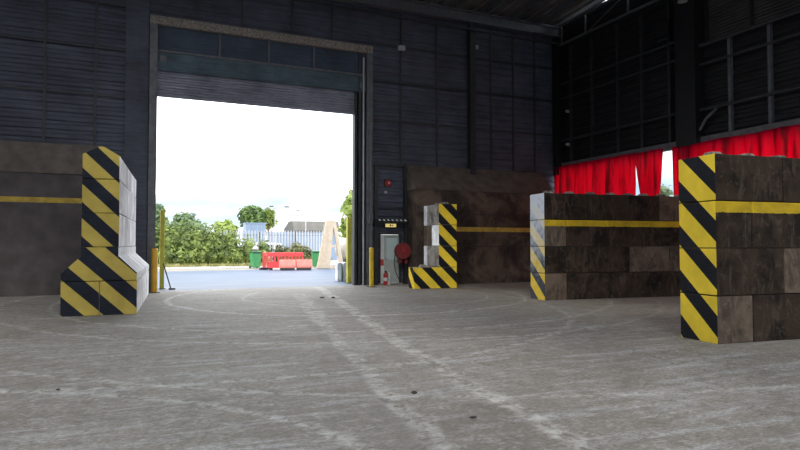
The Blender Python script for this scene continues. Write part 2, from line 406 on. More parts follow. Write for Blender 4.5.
# roof: low pitch rising towards the front, profiled sheets with long open rooflights, unseen, added and sized to brighten the floor
def roofz(y): return 12.1 + (W - y) * (2.3 / 35.1)
SKY = ((-12.0, -8.8), (-4.6, -1.4), (2.6, 5.8))
SKY_Y = (-10.5, 12.5)
m = MB()
def roof_sheet(x0, x1, y0, y1):
    pts = []; x = x0
    while x < x1 - .02:
        for d_, h_ in ((0, 0), (.18, 0), (.22, .05), (.36, .05)):
            if x + d_ < x1 - .005: pts.append((x + d_, h_))
        x += .4
    pts.append((x1, 0))
    bm = m.bm
    lo = [[bm.verts.new((px, yy, roofz(yy) + h)) for px, h in pts] for yy in (y0, y1)]
    hi = [[bm.verts.new((px, yy, roofz(yy) + h + .06)) for px, h in pts] for yy in (y0, y1)]
    k = len(pts)
    for a in range(k - 1):
        bm.faces.new((lo[0][a], lo[1][a], lo[1][a + 1], lo[0][a + 1])); bm.faces.new((hi[0][a], hi[0][a + 1], hi[1][a + 1], hi[1][a]))
        for q in (0, 1): bm.faces.new((lo[q][a], lo[q][a + 1], hi[q][a + 1], hi[q][a]))
    for a in (0, k - 1): bm.faces.new((lo[0][a], hi[0][a], hi[1][a], lo[1][a]))
roof_sheet(-14.12, 18.72, SKY_Y[1], W + .12); roof_sheet(-14.12, 18.72, -12.1, SKY_Y[0])
edges = [-14.12] + [e for p in SKY for e in p] + [18.72]
for a, b in zip(edges[::2], edges[1::2]): roof_sheet(a, b, SKY_Y[0], SKY_Y[1])
struct(m.build('ceiling', M['roofsheet']))
for i in range(-3, 8):
    xx = 7.0 + i * 1.45
    m = MB(); m.bm.clear()
    a = [(xx - .05, W - .5), (xx + .05, W - .5)]
    vs = [m.bm.verts.new((px, py, roofz(py) - dz)) for (px, py, dz) in ((xx - .05, W - .4, .02), (xx + .05, W - .4, .02), (xx + .05, W - .4, .26), (xx - .05, W - .4, .26), (xx - .05, 6, .02), (xx + .05, 6, .02), (xx + .05, 6, .26), (xx - .05, 6, .26))]
    for f in ((0, 1, 2, 3), (7, 6, 5, 4), (0, 4, 5, 1), (1, 5, 6, 2), (2, 6, 7, 3), (3, 7, 4, 0)): m.bm.faces.new([vs[k] for k in f])
    struct(m.build('roof_joist', M['steel_light']))
# eaves beam on the rear wall: I section
m = MB(); m.box((-14, W - .45, 11.86), (18.4, W - .15, 11.92)); m.box((-14, W - .33, 11.5), (18.4, W - .27, 11.86)); m.box((-14, W - .45, 11.44), (18.4, W - .15, 11.5))
struct(m.build('eaves_beam', M['steel_light']))
m = MB(); m.box((-14, W - .62, 11.0), (18.2, W - .54, 11.08)); struct(m.build('tie_rail', M['steel']))
# lattice girder along right wall
m = MB(); m.box((18.15, 4, 11.86), (18.3, W - .5, 11.96)); m.box((18.15, 4, 10.96), (18.27, W - .5, 11.04))
for yy in (22.3, 20.7, 18.2, 15.5, 12.8): m.box((18.17, yy - .03, 11.04), (18.25, yy + .03, 11.86))
for y0, y1 in ((20.7, 18.2), (15.5, 12.8)): m.cyl((18.21, y0, 11.0), (18.21, y1, 11.9), .025, n=6)
struct(m.build('lattice_girder', M['steel_light']))
# rear wall girts, battens, columns
for zz in (6.8, 8.45, 10.0):
    m = MB(); m.box((8.95, W - .10, zz - .035), (18.5, W - .045, zz + .035)); struct(m.build('girt', M['steel']))
    m = MB(); m.box((-8, W - .10, zz - .035), (.2, W - .045, zz + .035)); struct(m.build('girt', M['steel']))
for xx, z0 in ((-4.9, 5.0), (-2.76, 5.0), (-1.24, 5.0), (10.24, 5.0), (11.95, 5.0), (14.7, 5.0), (15.9, 5.0), (17.1, 5.0)):
    m = MB(); m.box((xx - .04, W - .085, z0), (xx + .04, W - .045, 11.4)); struct(m.build('cladding_batten', M['steel']))
for xx, z0 in ((2.0, 9.86), (3.65, 9.86), (5.6, 9.86), (7.2, 9.86)):
    m = MB(); m.box((xx - .04, W - .085, z0), (xx + .04, W - .045, 11.4)); struct(m.build('cladding_batten', M['steel']))
def icol(name, x, y, z0, z1, w, d, mat, along='x'):
    m = MB(); t = .03
    if along == 'x':
        m.box((x - w / 2, y - d / 2, z0), (x + w / 2, y - d / 2 + t, z1)); m.box((x - w / 2, y + d / 2 - t, z0), (x + w / 2, y + d / 2, z1)); m.box((x - t / 2, y - d / 2, z0), (x + t / 2, y + d / 2, z1))
    else:
        m.box((x - d / 2, y - w / 2, z0), (x - d / 2 + t, y + w / 2, z1)); m.box((x + d / 2 - t, y - w / 2, z0), (x + d / 2, y + w / 2, z1)); m.box((x - d / 2, y - t / 2, z0), (x + d / 2, y + t / 2, z1))
    return struct(m.build(name, mat))
icol('column', 13.57, W - .25, 4.68, 11.45, .26, .3, M['steel'])
icol('column', 18.2, W - .3, 4.9, 11.4, .26, .3, M['steel_black'])
m = MB(); m.box((-.32, W - .13, 0), (.44, W - .03, 11.4)); struct(m.build('wall_rear_flat_sheet', M['clad']))
# right wall: big column, posts, rails, bottom beam, louvres
m = MB(); m.box((18.1, 15.0, 5.2), (18.6, 15.85, 12.6)); m.box((18.35, 15.2, 0), (18.6, 15.7, 5.2)); struct(m.build('column', M['steel_black']))
for yy in (22.0, 20.6, 19.05, 17.75, 16.4, 13.9, 12.5, 11.1, 9.7):
    z1 = 10.9 if yy > 15 else 8.7
    m = MB(); m.box((18.40, yy - .05, 5.4), (18.54, yy + .05, z1)); struct(m.build('wall_post', M['steel'] if yy > 15 else M['steel_light']))
for zz, h, y0, y1 in ((8.72, .07, 6, 15.0), (8.04, .05, 6, 15.0), (6.42, .06, 6, 15.0), (9.2, .05, 15.85, 22.6), (8.5, .05, 15.85, 22.6), (6.5, .06, 15.85, 22.6)):
    m = MB(); m.cyl((18.36, y0, zz), (18.36, y1, zz), h, n=8); struct(m.build('wall_rail', M['steel']))
m = MB(); m.box((18.33, 4, 5.2), (18.60, W - .15, 5.46)); struct(m.build('trim_1', M['steel_light']))
m = MB()
zz = 8.85
while zz < 12: m.prism([(18.50, zz), (18.54, zz), (18.58, zz + .09), (18.54, zz + .09)], 4, 14.85, 'y'); zz += .11
struct(m.build('wall_right_louvres', M['louvre']))
for yy in (13.1, 14.78, 11.3):
    m = MB(); m.box((18.44, yy - .05, 8.8), (18.5, yy + .05, 12)); struct(m.build('wall_post', M['steel_black']))
m = MB(); m.tube([(18.3, 15.0, 5.7), (18.3, 14.75, 6.05), (18.3, 14.3, 6.35)], .05); struct(m.build('knee_brace', M['steel_light']))

# push walls on either side of the doorway
def pushwall(name, capname, x0, x1, y, yc, zt, zc, mat, z_line, linename):
    m = MB(); m.box((x0, y, 0), (x1, W - .07, zt)); struct(m.build(name, mat))
    m = MB(); m.prism([(y - .04, zt), (W - .05, zt), (W - .05, zc), (W - .12, zc)], x0 - .05, x1, 'x'); struct(m.build(capname, M['cap']))
    m = MB(); m.box((max(x0, 11.3) if x0 > 0 else x0, y - .006, z_line[0]), (x1, y + .01, z_line[1])); struct(m.build(linename, M['line']))
pushwall('wall_rear_right_base', 'trim_2', 10.5, 17.4, 21.9, W, 3.9, 5.0, M['push'], (2.19, 2.38), 'trim_3')
pushwall('wall_rear_left_base', 'trim_4', -12, -.95, 22.55, W, 3.98, 5.02, M['pushl'], (3.02, 3.19), 'trim_5')
for zz in (1.55, 2.9):
    m = MB(); m.box((10.5, 21.888, zz), (17.4, 21.91, zz + .025)); struct(m.build('wall_seam', M['steel_black']))

# ------------------------------------------------------------------ door_1: roller shutter doorway
d1 = bpy.data.objects.new('door_1', None); C.objects.link(d1); d1.location = (4.6, W, 0); d1['kind'] = 'structure'
def dpart(m, name, mat): o = m.build(name, mat, d1); o.location = (-4.6, -W, 0); return o
m = MB(); m.box((.46, W - .22, 9.50), (8.92, W + .1, 9.80)); 
for i in range(52): 
    xx = .5 + i * .162
    m.box((xx, W - .25, 9.52 + .03 * (i % 3)), (xx + .07, W - .2, 9.78))
dpart(m, 'frame_head', M['rust'])
m = MB(); m.box((.46, W - .22, 0), (.72, W + .3, 9.5)); m.box((.68, W - .24, 0), (.72, W - .2, 9.5)); dpart(m, 'frame_post', M['steel_light'])
m = MB(); m.box((8.66, W - .22, 0), (8.92, W + .3, 9.5)); dpart(m, 'frame_post', M['steel_light'])
m = MB()
m.box((8.20, W - .02, 0), (8.30, W + .25, 9.5)); m.box((8.36, W - .08, 0), (8.44, W + .2, 9.5)); m.box((8.3, W + .12, 0), (8.66, W + .2, 9.5)); dpart(m, 'guide_rail', M['steel'])
m = MB(); m.cyl((8.55, W - .12, 0), (8.55, W - .12, 9.3), .035, n=10); dpart(m, 'conduit', M['galv'])
m = MB(); m.cyl((8.80, W - .3, .9), (8.80, W - .3, 6.3), .02, n=8); m.box((8.72, W - .36, 2.5), (8.88, W - .22, 2.9)); m.box((8.74, W - .34, 1.3), (8.86, W - .22, 1.55)); dpart(m, 'control_cable', M['steel_light'])
m = MB()
for i in range(10):
    z = 6.99 + i * .1
    m.prism([(W + .06, z), (W + .02, z + .03), (W + .02, z + .07), (W + .06, z + .1), (W + .09, z + .1), (W + .09, z)], .72, 8.2, 'x')
m.box((.72, W, 6.96), (8.2, W + .1, 7.02)); dpart(m, 'shutter_curtain', M['shutter'])
m = MB(); m.box((.72, W - .05, 7.92), (8.66, W + .02, 8.58)); m.cyl((.72, W - .08, 7.92), (8.66, W - .08, 7.92), .04, n=8); dpart(m, 'lower_panel', M['panel_teal'])
m = MB(); m.box((.72, W - .03, 8.58), (8.66, W + .04, 9.5)); dpart(m, 'upper_panel', M['panel_blue'])
m = MB(); m.box((.72, W - .10, 8.55), (8.66, W - .03, 8.63)); dpart(m, 'transom', M['steel_light'])
for xx in (2.86, 4.68, 6.46):
    m = MB(); m.box((xx - .03, W - .10, 8.6), (xx + .03, W - .03, 9.5)); dpart(m, 'mullion', M['steel_light'])
m = MB(); m.box((.80, W - .09, 8.20), (1.02, W - .05, 8.42)); m.box((.84, W - .10, 8.24), (.93, W - .085, 8.38)); dpart(m, 'notice_plate', M['steel_light'])
m = MB(); m.box((8.4, W - .09, 8.05), (8.6, W - .05, 8.30)); dpart(m, 'notice_plate', M['steel_light'])

# door_2: exit door beside the push wall
d2 = bpy.data.objects.new('door_2', None); C.objects.link(d2); d2.location = (9.77, W, 0); d2['kind'] = 'structure'
def epart(m, name, mat, lab=None, par=None):
    o = m.build(name, mat, d2); o.location = (-9.77, -W, 0)
    if lab: o['label'] = lab
    return o
m = MB(); m.box((9.26, W - .09, 0), (9.32, W + .12, 2.1)); m.box((10.20, W - .09, 0), (10.26, W + .12, 2.1)); m.box((9.26, W - .09, 2.06), (10.26, W + .12, 2.13)); epart(m, 'door_frame', M['steel'])
m = MB(); m.box((9.33, W + .02, 0.06), (9.52, W + .08, 2.05)); epart(m, 'side_panel', M['white'], 'white side panel')
m = MB(); m.box((9.53, W + .03, 0.06), (10.19, W + .09, 2.05)); epart(m, 'door_leaf', M['door_grey'])
m = MB(); m.box((9.62, W + .015, 1.05), (10.10, W + .028, 1.92)); m.box((9.60, W + .02, 1.02), (10.12, W + .03, 1.05)); epart(m, 'window_pane', M['glass'])
m = MB(); m.box((9.56, W - .01, .98), (9.60, W + .03, 1.12)); m.cyl((9.58, W - .03, 1.05), (9.72, W - .03, 1.05), .014, n=8); m.cyl((9.58, W - .03, 1.05), (9.58, W + .03, 1.05), .012, n=8); epart(m, 'door_handle', M['galv'])
m = MB(); m.box((9.2, W - .14, 0), (10.3, W + .1, .05)); epart(m, 'door_sill', M['rust'])
m = MB()
m.box((9.05, W - .1, 0), (9.2, W - .05, 5.0)); m.box((10.36, W - .2, 0), (10.48, W - .05, 5.0)); m.box((8.95, W - .12, 4.9), (10.5, W - .05, 5.0)); m.box((8.95, W - .11, 3.15), (10.4, W - .05, 3.22)); m.box((8.95, W - .11, 4.75), (10.4, W - .05, 4.8))
struct(m.build('trim_6', M['steel']))

# ------------------------------------------------------------------ concrete block walls
ORD = {1: 'bottom course', 2: 'second course up', 3: 'third course up', 4: 'fourth course up', 5: 'top course'}
def block(frame, a0, a1, b0, b1, z0, z1, mats, endf, label, group, poly=None, studs=False, rough=True):
    """frame=(ox,oy,th). poly: optional outline in (a,z) for the shaped blocks. mats=[side,end]; endf(normal,(a,b,z))->(use_end_material,u)"""
    ox, oy, th = frame
    m = MB(); g = .0065
    if poly: m.prism([(p[0], p[1]) for p in poly], b0 + g, b1 - g, 'y', bev=.012)
    else:
        m.box((a0 + g, b0 + g, z0 + (g if z0 > 0 else 0)), (a1 - g, b1 - g, z1 - g), bev=.016)
    ca, cb = (a0 + a1) / 2, (b0 + b1) / 2
    bm = m.bm; uv = bm.loops.layers.uv.new('wall')
    for f in bm.faces:
        n = f.normal; use, axis = endf(n)
        f.material_index = 1 if use else 0
        for lp in f.loops:
            a, b, z = lp.vert.co
            lp[uv].uv = (axis(a, b) if use else a, z)
    if rough:
        for v in bm.verts:
            v.co += Vector((random.uniform(-1, 1), random.uniform(-1, 1), random.uniform(-1, 1) if v.co.z > .05 else 0)) * .003
    bmesh.ops.translate(bm, vec=(-ca, -cb, -z0), verts=bm.verts)
    o = m.build('concrete_block', mats)
    c, s = math.cos(th), math.sin(th)
    jit = random.uniform(-.002, .002)
    o.location = (ox + ca * c - cb * s + jit * c, oy + ca * s + cb * c + jit * s, z0); o.rotation_euler = (0, 0, th)
    tag(o, label, 'concrete block', group)
    if studs:
        n = max(1, round((a1 - a0) / .75)) if (a1 - a0) >= (b1 - b0) else max(1, round((b1 - b0) / .75))
        for i in range(n):
            t = MB(); h = z1 - z0 - g
            if (a1 - a0) >= (b1 - b0): cx, cy = -(a1 - a0) / 2 + (i + .5) * (a1 - a0) / n, 0
            else: cx, cy = 0, -(b1 - b0) / 2 + (i + .5) * (b1 - b0) / n
            if poly: h = h - .02
            r = bmesh.ops.create_cone(t.bm, cap_ends=True, segments=4, radius1=.20, radius2=.12, depth=.10)
            bmesh.ops.rotate(t.bm, cent=(0, 0, 0), matrix=Matrix.Rotation(math.pi / 4, 3, 'Z'), verts=t.bm.verts)
            bmesh.ops.translate(t.bm, vec=(cx, cy, h + .045), verts=t.bm.verts)
            t.build('stud', M['cgrey'], o)
    return o

def bayw(frame, t, courses, nm, group, stmat, studs, stop, place):
    """wall running away from its striped end; courses = lists of (length, material key)"""
    endf = lambda n: (n.x < -.3, (lambda a, b: t - b))
    for ci, row in enumerate(courses):
        a = 0; z0, z1 = ci * .8, ci * .8 + .8
        for bi, (ln, mk) in enumerate(row):
            if mk is None: a += ln; continue
            key = mk + 'b' if ci == 2 and mk in ('cdark', 'cbrown') else mk
            course = 'top course' if ci == 3 else ORD[ci + 1]
            pos = ('end block', 'block second from striped end', 'block third from striped end', 'block fourth from striped end')[bi]
            line = ''
            col = {'cdark': 'dark stained', 'cbrown': 'brownish grey', 'cgrey': 'grey'}[mk]
            lab = f'{"striped " if bi == 0 else ""}{col} {pos}{line}, {course} of the {nm}'
            block(frame, a, a + ln, 0, t, z0, z1, [M[key], M[stmat] if bi == 0 else M[key]], endf if bi == 0 else (lambda n: (False, None)), lab, group, studs=(studs and ci == 3))
            a += ln

near = (8.91, 7.02, -.11)
D, B, Gy = 'cdark', 'cbrown', 'cgrey'
bayw(near, .84, [[(.78, B), (1.5, D), (1.5, D)], [(1.5, D), (1.5, B), (1.5, D)], [(.78, D), (1.5, D), (1.5, D)], [(1.5, D), (1.5, D), (1.5, D)]],
     'nearest right wall', 'blocks of the nearest right wall', 'st_near', True, None, None)
second = (11.15, 14.52, -.12)
bayw(second, .86, [[(.75, B), (1.5, D), (1.5, D), (1.5, D)], [(1.5, D), (1.5, D), (1.5, B), (1.4, B)], [(.75, B), (1.5, D), (1.5, D), (1.5, D)], [(1.5, D), (1.5, D), (1.15, D), (1.5, B)]],  # last top-course block paler: light from the curtain gap put into its colour
     'middle right wall', 'blocks of the middle right wall', 'st_second', True, None, None)

# left wall, inverted T in section, running away towards the doorway
left = (-1.515, 15.8, -.066); w = 1.63; a0, a1 = .41, 1.22
endl = lambda n: (n.x < .5, (lambda a, b: a - a0))
rows_b = ((0, 1.6), (1.6, 3.2), (3.2, 4.8), (4.8, 5.9))
def deptht(i): return ('front', 'second from the front', 'third from the front', 'rearmost')[i]
gl = 'blocks of the left wall by the doorway'
for i, (b0, b1) in enumerate(rows_b):
    for k, (p, q, side) in enumerate(((0, w / 2, 'left'), (w / 2, w, 'right'))):
        if side == 'left' and i > 0: continue
        lab = (f'striped base block, {side} one of the front pair under the tall left wall' if i == 0 else f'pale base block, {deptht(i)}, along the doorway side of the tall left wall')
        block(left, p, q, b0, b1, 0, .8, [M['cwhite'], M['st_left_base'] if i == 0 else M['cwhite']], endl if i == 0 else (lambda n: (False, None)), lab, gl)
for i, (b0, b1) in enumerate(((0, .8), (.8, 2.4), (2.4, 4.0), (4.0, 5.9))):
    poly = [(0.006, .806), (w - .006, .806), (w - .006, .98), (a1, 1.38), (a1, 1.594), (a0, 1.594), (a0, 1.38), (.006, .98)]
    lab = ('striped sloping shoulder block at the front of the tall left wall' if i == 0 else f'pale sloping shoulder block, {deptht(i)}, on the side of the tall left wall')
    block(left, 0, w, b0, b1, .8, 1.6, [M['cwhite'], M['st_left_base'] if i == 0 else M['cwhite']], endl if i == 0 else (lambda n: (False, None)), lab, gl, poly=poly)
    o = [c for c in C.objects][-1]
for ci in (2, 3, 4):
    rows = ((0, 2.4), (2.4, 4.0), (4.0, 5.8)) if ci == 3 else ((0, 1.7), (1.7, 3.3), (3.3, 5.8))
    for i, (b0, b1) in enumerate(rows):
        z0 = ci * .8; poly = None
        if ci == 4: poly = [(a0 + .006, 3.206), (a1 - .006, 3.206), (a1 - .006, 3.76), ((a0 + a1) / 2 + .05, 3.97), ((a0 + a1) / 2 - .05, 3.97), (a0 + .006, 3.78)]
        cn = {2: 'third course', 3: 'fourth course', 4: 'ridged top course'}[ci]
        lab = (f'black and yellow striped front block, {cn} of the tall left wall' if i == 0 else f'pale concrete block, {("front", "middle", "rear")[i]} of the {cn} of the tall left wall')
        block(left, a0, a1, b0, b1, z0, z0 + .8, [M['cpale'] if (ci + i) % 2 else M['cwhite'], M['st_left'] if i == 0 else M['cwhite']], endl if i == 0 else (lambda n: (False, None)), lab, gl, poly=poly)

# short pier in front of the right push wall
pier = (9.55, 20.2, -.10); gp = 'blocks of the short pier'
pw, pu = 1.75, 1.0
endp = lambda n: (n.y < -.3 or n.x < -.3, (lambda a, b: a - pu if True else 0))
block(pier, 0, pw / 2 + .06, 0, .62, 0, .8, [M['cgrey'], M['st_pier']], lambda n: (n.y < -.3 or n.x < -.3, (lambda a, b: a - pu - b)), 'striped low block at the left foot of the short pier beside the hose reel', gp, studs=True)
block(pier, pw / 2 + .06, pw, 0, 1.5, 0, .8, [M['cgrey'], M['st_pier']], endp, 'striped base block under the striped column of the short pier', gp)
for ci in (1, 2, 3):
    rows = ((0, .75), (.75, 1.62)) if ci == 2 else ((0, 1.25), (1.25, 1.62))
    cn = {1: 'second course up', 2: 'third course up', 3: 'top course'}[ci]
    for i, (b0, b1) in enumerate(rows):
        mk = ('cwhite' if i == 0 else 'cbrown') if ci == 2 else ('cgrey' if i == 0 else 'cpale')
        colr = {'cwhite': 'whitish', 'cbrown': 'brown', 'cgrey': 'grey', 'cpale': 'pale'}[mk]
        lab = (f'striped front block with {colr} side, {cn} of the short pier' if i == 0 else f'{colr} rear block behind the striped face, {cn} of the short pier')
        block(pier, pu, pw, b0, b1, ci * .8, ci * .8 + .8, [M[mk], M['st_pier'] if i == 0 else M[mk]], (lambda n: (n.y < -.3, (lambda a, b: a - pu))) if i == 0 else (lambda n: (False, None)), lab, gp, studs=(ci == 3 and i == 0))

# ------------------------------------------------------------------ bollards and fittings by the doorway
def bollard(x, y, h, r, mat, label, sq=False):
    t = thing('bollard', label, 'bollard', (x, y, 0), 0, 'yellow posts at the doorway')
    m = MB()
    if sq: m.box((-r, -r, 0), (r, r, h), bev=.012)
    else: m.cyl((0, 0, 0), (0, 0, h - .04), r, n=20); m.cyl((0, 0, h - .04), (0, 0, h), r, r * .75, n=20)
    m.build('post', mat, t, smooth=False)
    m = MB(); m.box((-r * 1.7, -r * 1.7, 0), (r * 1.7, r * 1.7, .018)); m.build('base_plate', M['steel'], t)
    return t
bollard(.69, 22.35, 1.52, .105, M['yellow_orange'], 'orange yellow bollard inside the doorway, at the end of the left wall')
bollard(1.0, 24.1, 2.95, .08, M['yellow_green'], 'tall greenish yellow post just outside the left door jamb', True)
bollard(8.47, 24.4, 2.80, .10, M['yellow_green'], 'tall yellow post just outside the right door jamb', True)
bollard(8.51, 21.85, 1.53, .09, M['yellow'], 'short yellow bollard inside, left of the exit door')
t = thing('prop_bar', 'thin black bar leaning on the tall post at the left door jamb', 'bar', (1.25, 23.75, 0))
m = MB(); m.cyl((-.21, .16, .95), (.05, -.1, .02), .022, n=8); m.build('rod', M['black'], t)
m = MB(); m.box((-.03, -.2, 0), (.2, -.03, .05), bev=.01); m.build('foot', M['black'], t)
for xx, lab in ((8.52, 'left'), (8.80, 'right')):
    t = thing('jersey_kerb_block', f'{lab} one of two waist-high pale blocks outside the right door jamb', 'block', (xx, 25.95, 0), -.1, 'pale blocks outside the door')
    m = MB(); m.prism([(-.11, 0), (.11, 0), (.11, .80), (.08, .84), (-.08, .84), (-.11, .80)], -.25, .25, 'y', bev=.01); m.build('body', M['cpale'], t)
    m = MB(); m.box((.07, -.262, .0), (.112, -.245, .78)); m.build('strip', M['green_dark'], t, None)

# hose reel
t = thing('hose_reel', 'round red fire hose reel on the wall right of the exit door', 'hose reel', (10.15, W - .5, 1.38))
m = MB(); m.cyl((0, -.06, 0), (0, -.02, 0), .33, n=32); m.cyl((0, .12, 0), (0, .16, 0), .33, n=32); m.build('disc', M['red_dull'], t)
m = MB(); m.cyl((0, -.02, 0), (0, .12, 0), .25, n=28); m.build('coiled_hose', M['black'], t)
m = MB(); m.cyl((0, -.1, 0), (0, .4, 0), .05, n=14); m.box((-.02, -.09, -.02), (.02, -.06, .15)); m.build('hub', M['red'], t)
m = MB(); m.tube([(-.26, .0, .08), (-.38, -.05, -.1), (-.42, -.05, -.5), (-.33, -.04, -.9), (-.16, -.02, -1.22)], .017); m.build('loose_hose', M['black'], t)
m = MB(); m.box((-.05, .14, -.5), (.05, .42, .2)); m.build('bracket', M['red_dull'], t)
m = MB(); m.cyl((.16, .05, -.52), (.16, .05, -.36), .05, n=10); m.cyl((.06, .05, -.44), (.24, .05, -.44), .03, n=8); m.build('valve', M['red_dull'], t)
# exit sign
t = thing('exit_sign', 'small lit yellow exit sign above the exit door', 'sign', (9.76, W - .07, 2.33))
m = MB(); m.box((-.32, -.06, 0), (.32, 0, .22), bev=.01); m.build('housing', M['black'], t)
m = MB(); m.box((-.24, -.066, .04), (.24, -.058, .18)); m.build('sign_face', M['exit'], t)
m = MB(); m.prism([(-.05, .07), (0, .07), (.0, .10), (.07, .10), (.07, .075), (.12, .11), (.07, .145), (.07, .12), (0, .12), (0, .155), (-.05, .155)], -.069, -.064, 'y'); m.build('pictogram', M['green_dark'], t)
# dashed bar over the door
t = thing('overhead_bar', 'dark horizontal bar with slanting white dashes above the exit sign', 'bar', (8.95, W - .3, 2.62))
m = MB(); m.box((0, -.05, -.10), (1.52, .05, .08)); m.build('beam', M['steel_black'], t)
m = MB()
for i in range(7):
    x = .16 + i * .19
    m.prism([(x, .06), (x + .09, .06), (x + .14, -.0), (x + .05, -.0)], -.056, -.048, 'y')
m.build('dashes', M['white'], t)
m = MB(); m.box((.02, -.02, -.12), (.06, .25, -.06)); m.build('bracket', M['steel'], t)
m = MB(); m.box((1.44, -.02, -.12), (1.48, .25, -.06)); m.build('bracket', M['steel'], t)
# fire alarm
t = thing('fire_alarm_sounder', 'red fire alarm sounder high on the dark wall above the exit door', 'alarm', (9.64, W - .06, 4.2))
m = MB(); m.cyl((0, 0, 0), (0, -.09, 0), .13, n=20); m.cyl((0, -.09, 0), (0, -.14, 0), .10, .06, n=20); m.build('sounder', M['red'], t)
m = MB(); m.cyl((0, -.14, 0), (0, -.15, 0), .035, n=12); m.build('strobe', M['white'], t)
m = MB(); m.box((-.16, -.02, -.16), (.16, .012, .16)); m.build('back_plate', M['black'], t)
t = thing('call_point', 'tiny pale box on the wall just below the red alarm', 'box', (9.55, W - .05, 3.82))
m = MB(); m.box((-.06, -.05, -.05), (.06, 0, .05), bev=.008); m.build('case', M['galv'], t)
# floodlight box on rear wall
t = thing('junction_box', 'pale grey box high on the rear wall right of the shutter', 'box', (10.23, W - .06, 9.92))
m = MB(); m.box((-.16, -.16, -.1), (.16, 0, .1), bev=.015); m.build('case', M['galv'], t)
m = MB(); m.cyl((.0, -.05, .1), (.0, -.05, .9), .015, n=8); m.build('conduit', M['steel'], t)
t = thing('sensor', 'small pale sensor on the rear wall column under the roof', 'sensor', (13.75, W - .42, 10.35))
m = MB(); m.box((-.06, -.06, -.08), (.06, .03, .08), bev=.01); m.build('case', M['galv'], t)
for (yy, zz, lab) in ((22.2, 7.85, 'upper'), (22.2, 6.3, 'lower')):
    t = thing('wall_bracket', f'{lab} small bare metal bracket on the right wall near the corner', 'bracket', (18.36, yy, zz))
    m = MB(); m.box((0, -.04, -.06), (.18, .04, .06)); m.cyl((-.05, 0, 0), (.02, 0, 0), .035, n=8); m.build('plate', M['galv'], t)
# lamp at the top of the right column, cable box on the right wall
t = thing('flood_lamp', 'grey lamp head clamped to the big right column near the roof', 'lamp', (17.78, 15.2, 10.3))
m = MB(); m.cyl((0, 0, 0), (0, 0, .18), .17, .10, n=16); m.build('lamp_head', M['galv'], t)
m = MB(); m.box((-.03, -.03, .15), (.325, .03, .22)); m.build('bracket', M['steel'], t)
t = thing('switch_box', 'dark electrical box on the right wall left of the big column', 'box', (18.4, 16.55, 9.85))
m = MB(); m.box((-.12, -.28, -.3), (.14, .28, .3), bev=.02); m.build('case', M['steel_black'], t)
m = MB(); m.box((-.13, -.2, -.45), (-.05, .25, -.38)); m.build('cable_tray', M['steel'], t)
# extinguisher and signs by door
t = thing('fire_extinguisher', 'red fire extinguisher standing at the left side of the exit door', 'fire extinguisher', (9.46, W - .28, 0))
m = MB(); m.cyl((0, 0, 0), (0, 0, .44), .085, n=18); m.sphere((0, 0, .44), .085, (1, 1, .6)); m.build('cylinder', M['red'], t)
m = MB(); m.cyl((0, 0, .46), (0, 0, .56), .028, n=10); m.box((-.02, -.09, .53), (.02, .05, .57)); m.build('valve_handle', M['black'], t)
m = MB(); m.tube([(.03, 0, .52), (.11, 0, .45), (.115, 0, .15)], .012); m.build('hose', M['black'], t)
m = MB(); m.cyl((0, 0, .16), (0, 0, .30), .087, n=18, cap=False); m.build('label_band', M['white'], t)
t = thing('fire_notice', 'small red notice on the white door panel above the extinguisher', 'sign', (9.43, W + .012, .78))
m = MB(); m.box((-.07, -.012, 0), (.07, 0, .26)); m.build('plate', M['red_plastic'], t)
t = thing('folded_board', 'small white board standing beside the fire extinguisher', 'board', (9.64, W - .2, 0), .2)
m = MB(); m.box((-.06, -.015, 0), (.06, .015, .5)); m.build('board', M['white'], t)

# ------------------------------------------------------------------ red curtains
def curtain(ytop0, ytop1, ybot0, ybot1, ztop, zbot, pitch, amp, label, sag=0, x=18.12):
    bm = bmesh.new(); nu = int(abs(ytop1 - ytop0) / .045); nv = 22; vs = []
    ph = [random.uniform(-.5, .5) for _ in range(60)]
    for i in range(nu + 1):
        u = i / nu; row = []
        for j in range(nv + 1):
            v = j / nv
            yt = ytop0 + (ytop1 - ytop0) * u; yb = ybot0 + (ybot1 - ybot0) * u
            e = v ** 1.3
            y = yt + (yb - yt) * e
            s = (ytop0 - yt) / pitch * 2 * math.pi
            a = amp * (.35 + .65 * min(1, v * 2.5))
            xx = x + a * math.sin(s + .8 * math.sin(s * .37) + ph[int(u * 20)] * .2) + .03 * math.sin(s * .23 + v * 2)
            z = ztop + (zbot - ztop) * v - sag * math.sin(math.pi * (s / (2 * math.pi * 4) % 1)) * (1 - v)
            row.append(bm.verts.new((xx, y, z)))
        vs.append(row)
    for i in range(nu):
        for j in range(nv): bm.faces.new((vs[i][j], vs[i + 1][j], vs[i + 1][j + 1], vs[i][j + 1]))
    me = bpy.data.meshes.new('red_curtain'); bm.to_mesh(me); bm.free(); me.materials.append(M['curtain'])
    for p in me.polygons: p.use_smooth = True
    o = bpy.data.objects.new('red_curtain', me); C.objects.link(o)
    md = o.modifiers.new('thickness', 'SOLIDIFY'); md.thickness = .008; md.offset = 0
    return tag(o, label, 'curtain', 'red curtains under the right wall')
curtain(22.85, 17.84, 22.85, 17.95, 5.28, 2.3, .27, .10, 'long pleated red curtain above the middle right wall, nearest the corner')
curtain(17.86, 16.45, 17.35, 16.95, 5.26, 2.3, .30, .11, 'narrow dark red curtain gathered to a point beside the bright gap')
curtain(16.05, 6.0, 16.0, 6.0, 5.26, 2.3, .52, .07, 'long red curtain behind the top of the nearest right wall', .04)

